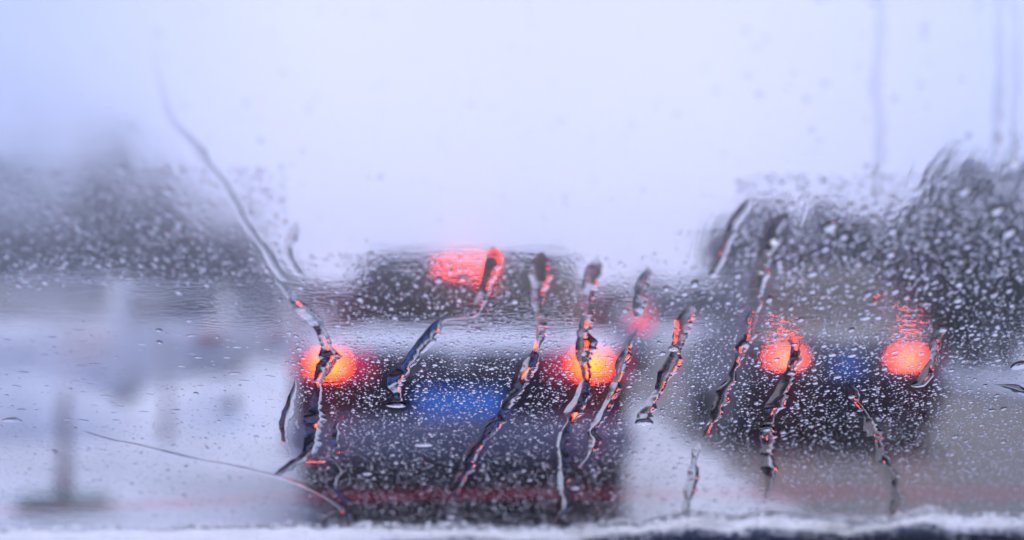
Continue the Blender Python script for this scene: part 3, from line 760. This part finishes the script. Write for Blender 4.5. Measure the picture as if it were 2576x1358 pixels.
# --- drops
def drop_mesh(name, ns, rings, hr, irr, seed):
    r_ = np.random.default_rng(seed)
    th = np.linspace(0, 2 * np.pi, ns, endpoint=False)
    rad = 1 + irr * (r_.normal() * np.cos(2 * th + r_.uniform(0, 6)) + .6 * r_.normal() * np.cos(3 * th + r_.uniform(0, 6)) + .35 * r_.normal() * np.cos(5 * th + r_.uniform(0, 6)))
    c, s = np.cos(th) * rad, np.sin(th) * rad
    ts = np.sin(np.linspace(0, np.pi / 2, rings + 1))[1:]
    Rs = (1 + hr * hr) / (2 * hr)
    V = [(0, 0, hr)]
    sk = r_.normal(0, .12, 2)
    for t in ts:
        z = math.sqrt(max(Rs * Rs - t * t, 0)) - (Rs - hr)
        V += [(a * t + sk[0] * z, b * t + sk[1] * z, max(z, 0)) for a, b in zip(c, s)]
    tri = [(0, 1 + i, 1 + (i + 1) % ns) for i in range(ns)]; 
    for k in range(rings - 1):
        o = 1 + k * ns
        for i in range(ns):
            j = (i + 1) % ns
            tri += [(o + i, o + ns + i, o + ns + j), (o + i, o + ns + j, o + j)]
    b0 = len(V); V += [(a, b, 0) for a, b in zip(c, s)]; V.append((0, 0, 0)); bc = len(V) - 1
    tri += [(b0 + (i + 1) % ns, b0 + i, bc) for i in range(ns)]
    return np.array(V, float), np.array(tri)
BIG = [drop_mesh('d', 28, 7, rng.uniform(.34, .5), .05, 100 + k) for k in range(8)]
big_me = [np_mesh('water_drop', V, tris=T) for V, T in BIG]
for me in big_me: me.materials.append(M['water'])
MID = [drop_mesh('d', 14, 4, rng.uniform(.36, .55), .07, 200 + k) for k in range(14)]
SML = [drop_mesh('d', 9, 3, rng.uniform(.38, .6), .08, 300 + k) for k in range(14)]

grid = {}
CELL = .0025
def near_ok(u, v, r, f=.95):
    a, b = int(u // CELL), int(v // CELL); k = int((r + .0035) // CELL) + 1
    for i in range(a - k, a + k + 1):
        for j in range(b - k, b + k + 1):
            for (x, y, q) in grid.get((i, j), ()):
                if (x - u) ** 2 + (y - v) ** 2 < ((q + r) * f) ** 2: return False
    return True
def occupy(u, v, r): grid.setdefault((int(u // CELL), int(v // CELL)), []).append((u, v, r))
for u, v, r in occupied: occupy(u, v, r)

DG = 'loose water drops on the windscreen'
n_ind = 0
def zone(px, py):
    z = 'parked cars and snowy trees'
    if px > 1850 and py < 760: z = 'dark trees at the right'
    elif px > 1640: z = 'grey saloon and its lane'
    elif 735 < px and py > 860: z = 'boot of the black saloon'
    elif 735 < px and py > 600: z = 'rear window of the black saloon'
    elif py <= 600 and px > 735: z = 'pale sky above the black saloon'
    elif py > 1000: z = 'white slush'
    return 'clear water drop on the glass before the ' + z, 'drops in front of the ' + z
def big_drop(label, u, v, ru, rv, hs=1.0, grp=None):
    global n_ind
    o = bpy.data.objects.new('water_drop', big_me[n_ind % len(big_me)]); COL.objects.link(o)
    o.location = on_pane(u, v, DROP0); o.rotation_euler = ROT; o.scale = (ru, rv, min(ru, rv) * hs)
    tag(o, label, 'water drop', grp or DG); n_ind += 1
    occupy(u, v, max(ru, rv))
hand = [(1961, 514, 26, 1.6), (1948, 607, 30, 1.7), (1933, 637, 20, 1.4), (1927, 663, 22, 1.4), (1916, 685, 22, 1.3), (2088, 570, 40, 1.9), (2042, 689, 32, 1.4), (1848, 589, 24, 1.7), (1796, 692, 26, 1.3),
        (2244, 581, 28, 1.8), (2266, 550, 22, 1.8), (2301, 483, 28, 1.6), (2331, 463, 26, 1.6), (2424, 481, 32, 2.0), (2507, 529, 36, 1.8), (2537, 585, 36, 1.9), (2553, 411, 24, 1.8), (2240, 640, 28, 1.6),
        (2346, 529, 22, 1.6), (2383, 555, 20, 1.7), (2407, 592, 20, 1.7), (2503, 633, 20, 1.7), (2476, 588, 18, 1.7), (2022, 750, 22, 1.4), (2075, 626, 24, 2.0), (2196, 551, 22, 1.6), (2153, 592, 18, 1.6),
        (2409, 757, 26, 1.2), (2412, 716, 26, 1.4), (2235, 713, 22, 1.2), (2175, 800, 28, 1.1), (1968, 463, 22, 1.5), (2009, 476, 22, 1.4), (1875, 868, 24, 1.3), (1997, 866, 16, 1.3), (1989, 939, 20, 1.2),
        (2208, 799, 20, 1.3), (2148, 877, 18, 1.2), (2142, 894, 22, 1.2), (2093, 892, 22, 1.2), (2106, 948, 20, 1.2), (2371, 830, 22, 1.4), (2142, 997, 20, 1.3), (2164, 1032, 15, 1.2), (1929, 1081, 22, 1.0),
        (2262, 950, 15, 1.2), (2562, 919, 38, 1.5), (2020, 1005, 13, 1.3), (2251, 885, 20, 1.1), (1694, 877, 28, 1.3), (1447, 1228, 26, .7), (1135, 1300, 24, 1.0), (30, 1058, 50, .45), (850, 820, 20, 1.0),
        (1065, 1120, 46, .5), (1066, 1119, 1, 1), (512, 384, 22, 1.5), (1910, 240, 28, 1.4), (1880, 190, 24, 1.3), (1800, 230, 20, 1.3), (1590, 315, 18, 1.4), (1410, 305, 22, 1.3), (1905, 120, 26, 1.2), (655, 355, 22, 1.3),
        (2436, 345, 24, 1.6), (2040, 330, 20, 1.5), (2180, 420, 22, 1.4), (1185, 265, 22, 1.3), (720, 1290, 16, .9), (493, 990, 14, 1.2), (2330, 700, 22, 1.4), (2130, 720, 18, 1.3), (1880, 640, 18, 1.3)]
lab = {0: 'tall pale drop over the brown trees, topmost of a dark trail', 5: 'large bright slanting drop in front of the brown trees', 6: 'wide white drop above the left lamp of the grey saloon',
       14: 'large bright drop on the dark evergreens beside the right edge', 15: 'largest bright drop low on the dark evergreens at the right', 30: 'ring shaped drop above the plate of the grey saloon',
       46: 'large clear drop at the right edge above the splash', 49: 'round drop caught on the beaded rivulet right of the black saloon', 50: 'flat white drop low on the black saloon below its right lamp',
       51: 'ring shaped drop on the dark foot of the black saloon', 52: 'flat dark drop alone at the left edge', 53: 'small red drop above the left tail lamp', 54: 'flat wide white drop on the grey bumper'}
common = 'clear water drop clinging to the windscreen glass'
for k, (px, py, wpx, el) in enumerate(hand):
    if wpx < 2: continue
    u, v = glass_uv(px, py); r = wpx / 2 * scale_at(py) * (.78 if py < 760 else 1)
    big_drop(lab.get(k) or zone(px, py)[0], u, v, r, r * el, (1.0 if el > .8 else 1.5) if (py > 440 and px > 1840) or py > 640 else .2, None if k in lab else zone(px, py)[1])

# drizzle: density by place on the pane (picture rows and columns are only used to say where)
def dens(px, py):
    if py > 830: d = 1.0
    elif py > 700: d = .5
    elif px < 720: d = .5 if py > 420 else .012
    elif px > 1850: d = .75 if py > 440 else .014
    elif 850 < px < 1480: d = .75 if py > 640 else .014
    else: d = .22 if py > 640 else .014
    if px < 720 and 720 < py < 1060: d *= .06 + .12 * (px > 420) * (py > 960)
    elif px < 720 and py >= 1060: d *= .5
    if 1590 < px < 1800 and py > 1080: d *= .6
    if py > 1330: d *= .3
    return d
cand = []
total = 86000
uv_lo = glass_uv(-250, 1358); 
c_px = rng.uniform(-1380, 3955, total * 2); c_py = 1400 - (rng.uniform(0, 1, total * 2)) ** 1.15 * 1430
clump = rng.uniform(0, 1, total * 2)
placed = []
for px, py, q in zip(c_px, c_py, clump):
    if q > dens(px, py): continue
    x = rng.lognormal(math.log(.27), .5)
    if py < 760: x *= 1.05
    if py > 900 and px < 720: x *= .75
    placed.append((float(np.clip(x, .17, 1.1)) * .001, px, py))
placed.sort(reverse=True)
buf = {'m': ([], [], 0), 's': ([], [], 0)}
def put(buf_key, T, u, v, ru, rv, ang, hs=1.0):
    Vt, Ft = T
    a, b, n0 = buf[buf_key]
    ca, sa = math.cos(ang), math.sin(ang)
    X, Y = Vt[:, 0] * ru, Vt[:, 1] * rv
    W = np.stack([u + X * ca - Y * sa, v + X * sa + Y * ca, DROP0 + Vt[:, 2] * min(ru, rv) * hs], 1)
    a.append(W); b.append(Ft + n0); buf[buf_key] = (a, b, n0 + len(W))
cnt = 0
for r, px, py in placed:
    u, v = glass_uv(px, py)
    if not near_ok(u, v, r): continue
    flat = 1.0 if py > 640 or px > 1850 else (.4 if px < 720 and py > 420 else .13)
    el = rng.uniform(1.0, 1.6) if py > 820 else rng.uniform(1.1, 2.2)
    if n_ind < 295 and 0 < px < 2575 and 0 < py < 1330:
        big_drop(zone(px, py)[0], u, v, r, r * el, rng.uniform(.85, 1.15) * flat, zone(px, py)[1]); cnt += 1
        continue
    occupy(u, v, r)
    key, lib = ('m', MID) if r > .00042 else ('s', SML)
    put(key, lib[int(rng.integers(len(lib)))], u, v, r, r * el, rng.normal(0, .25), flat); cnt += 1
# flat dashes of water on the clearer glass at the left
for k in range(150):
    px, py = rng.uniform(0, 720), rng.uniform(830, 1080)
    u, v = glass_uv(px, py); r = rng.uniform(.0006, .0022)
    if not near_ok(u, v, r): continue
    occupy(u, v, r); put('m', MID[int(rng.integers(len(MID)))], u, v, r, r * rng.uniform(.22, .45), rng.normal(.12, .15))
vs = []; fs = []; n0 = 0
for key in buf:
    a, b, n_ = buf[key]
    vs.append(np.vstack(a)); fs.append(np.vstack(b) + n0); n0 += n_
V = np.vstack(vs); F = np.vstack(fs)
o = link('drizzle', np_mesh('drizzle', V, tris=F), M['water']); o.location = P0; o.rotation_euler = ROT
tag(o, 'fine drizzle beading all over the windscreen', 'drizzle', kind='stuff')
print('drops', cnt, 'tris', len(F), 'individual', n_ind)

# ------------------------------------------------------------------ snow caught along the foot of the pane
prof = [(-700, 1345), (-200, 1340), (0, 1338), (400, 1334), (700, 1332), (900, 1328), (1100, 1336), (1300, 1338), (1450, 1336), (1600, 1330), (1680, 1312), (1750, 1298), (1800, 1306), (1850, 1314), (1950, 1298), (2050, 1312), (2140, 1322), (2250, 1312), (2350, 1294), (2430, 1308), (2500, 1304), (2575, 1310), (2900, 1325), (3300, 1335)]
us = np.linspace(-.62, .62, 520); pp = np.array([glass_uv(a, b) for a, b in prof])
edge = np.interp(us, pp[:, 0], pp[:, 1]) + snoise(len(us), 5, .0011) + snoise(len(us), 2, .0005)
nv = 30; V = []; fd = []
uL = glass_uv(860, 1350)[0]
depth = np.interp(us, [uL - .03, uL + .02], [.075, .024]) + .002 * np.sin(us * 70) * (us > uL) + snoise(len(us), 6, .0009)
for k in range(nv + 1):
    q = k / nv
    hh = .0035 * np.clip(q * 6, 0, 1) ** .6 * np.where(us > uL, np.clip((1 - q) * 6, 0, 1) ** .6, 1) * (1 + snoise(len(us), 4, .2) + snoise(len(us), 14, .25))
    fd.append(np.clip(q / .10, 0.15, 1) * np.where(us > uL, np.clip((1.02 - q) / .5, 0, 1), 1))
    V.append(np.stack([us, edge + q * depth + rng.normal(0, .0001, len(us)), DROP0 + np.clip(hh, .0001, .01)], 1))
low = V[0].copy(); low[:, 2] = DROP0; low2 = V[-1].copy(); low2[:, 2] = DROP0
V = np.stack(V, 0)
i = np.arange(V.shape[0] * V.shape[1]).reshape(V.shape[0], V.shape[1])
q = np.stack([i[:-1, :-1], i[:-1, 1:], i[1:, 1:], i[1:, :-1]], -1).reshape(-1, 4)
V = V.reshape(-1, 3)
ha = np.linspace(0, 2 * np.pi, 6, endpoint=False)
hexv = np.stack([np.cos(ha), np.sin(ha), np.zeros(6)], 1); hext = np.array([(0, 1, 2), (0, 2, 3), (0, 3, 4), (0, 4, 5)])
vs = []; fs = []; n0 = len(V)
for k in range(1500):                                # loose flakes: thin plates lying at all angles
    u = rng.uniform(-.45, .45); e = np.interp(u, us, edge)
    r = rng.uniform(.0003, .0010); v_ = e + .0008 - abs(rng.normal(0, .0016))
    Q = Matrix.Rotation(rng.uniform(0, 6.28), 3, 'Z') @ Matrix.Rotation(rng.normal(0, .5), 3, 'X')
    vs.append(hexv @ np.array(Q).T * r * rng.uniform(.7, 1.3) + np.array([u, v_, DROP0 + r + abs(rng.normal(0, .001))])); fs.append(hext + n0); n0 += 6
tri = np.vstack([np.vstack(fs), q[:, [0, 1, 2]], q[:, [0, 2, 3]]])
def pane_snow_mat():
    m = bpy.data.materials.new('wet_snow'); m.use_nodes = True; nt = m.node_tree; nt.nodes.clear(); L = nt.links.new
    o = nt.nodes.new('ShaderNodeOutputMaterial'); d = nt.nodes.new('ShaderNodeBsdfDiffuse'); t = nt.nodes.new('ShaderNodeBsdfTranslucent')
    n = nt.nodes.new('ShaderNodeTexNoise'); n.inputs['Scale'].default_value = 260; n.inputs['Detail'].default_value = 4
    tc = nt.nodes.new('ShaderNodeTexCoord'); L(tc.outputs['Object'], n.inputs['Vector'])
    r = nt.nodes.new('ShaderNodeValToRGB'); r.color_ramp.elements[0].position = .3; r.color_ramp.elements[1].position = .6
    r.color_ramp.elements[0].color = (.90, .91, .94, 1); r.color_ramp.elements[1].color = (.98, .98, .99, 1)
    L(n.outputs['Fac'], r.inputs[0]); L(r.outputs[0], d.inputs[0]); L(r.outputs[0], t.inputs[0])
    x = nt.nodes.new('ShaderNodeMixShader'); x.inputs[0].default_value = .97; L(d.outputs[0], x.inputs[1]); L(t.outputs[0], x.inputs[2]); 
    at = nt.nodes.new('ShaderNodeAttribute'); at.attribute_name = 'fade'
    n2 = nt.nodes.new('ShaderNodeTexNoise'); n2.inputs['Scale'].default_value = 420; n2.inputs['Detail'].default_value = 3; L(tc.outputs['Object'], n2.inputs['Vector'])
    ad = nt.nodes.new('ShaderNodeMath'); ad.operation = 'ADD'; L(at.outputs['Fac'], ad.inputs[0]); L(n2.outputs['Fac'], ad.inputs[1])
    mr_ = nt.nodes.new('ShaderNodeMapRange'); mr_.inputs['From Min'].default_value = .62; mr_.inputs['From Max'].default_value = 1.05; L(ad.outputs[0], mr_.inputs['Value'])
    tp = nt.nodes.new('ShaderNodeBsdfTransparent'); y = nt.nodes.new('ShaderNodeMixShader')
    L(mr_.outputs[0], y.inputs[0]); L(tp.outputs[0], y.inputs[1]); L(x.outputs[0], y.inputs[2]); L(y.outputs[0], o.inputs[0])
    return m
M['pane_snow'] = pane_snow_mat()
sm_ = np_mesh('windscreen_snow', np.vstack([V] + vs), tris=tri)
fa = np.ones(len(sm_.vertices), np.float32); fdv = np.concatenate(fd); fa[:len(fdv)] = fdv
sa = sm_.attributes.new('fade', 'FLOAT', 'POINT'); sa.data.foreach_set('value', fa)
o = link('windscreen_snow', sm_, M['pane_snow']); o.location = P0; o.rotation_euler = ROT
tag(o, 'wet snow packed along the foot of the windscreen', 'snow', kind='stuff')

# ------------------------------------------------------------------ air
HAZE = .0018
if HAZE:
    me = rbox(-160, 160, -25, 190, -1, 14, 0)
    m = bpy.data.materials.new('haze'); m.use_nodes = True; nt = m.node_tree; nt.nodes.clear()
    o_ = nt.nodes.new('ShaderNodeOutputMaterial'); pv = nt.nodes.new('ShaderNodeVolumePrincipled')
    pv.inputs['Color'].default_value = (.86, .88, .95, 1); pv.inputs['Density'].default_value = HAZE
    nt.links.new(pv.outputs[0], o_.inputs['Volume'])
    tag(link('haze', me, m), kind='stuff')
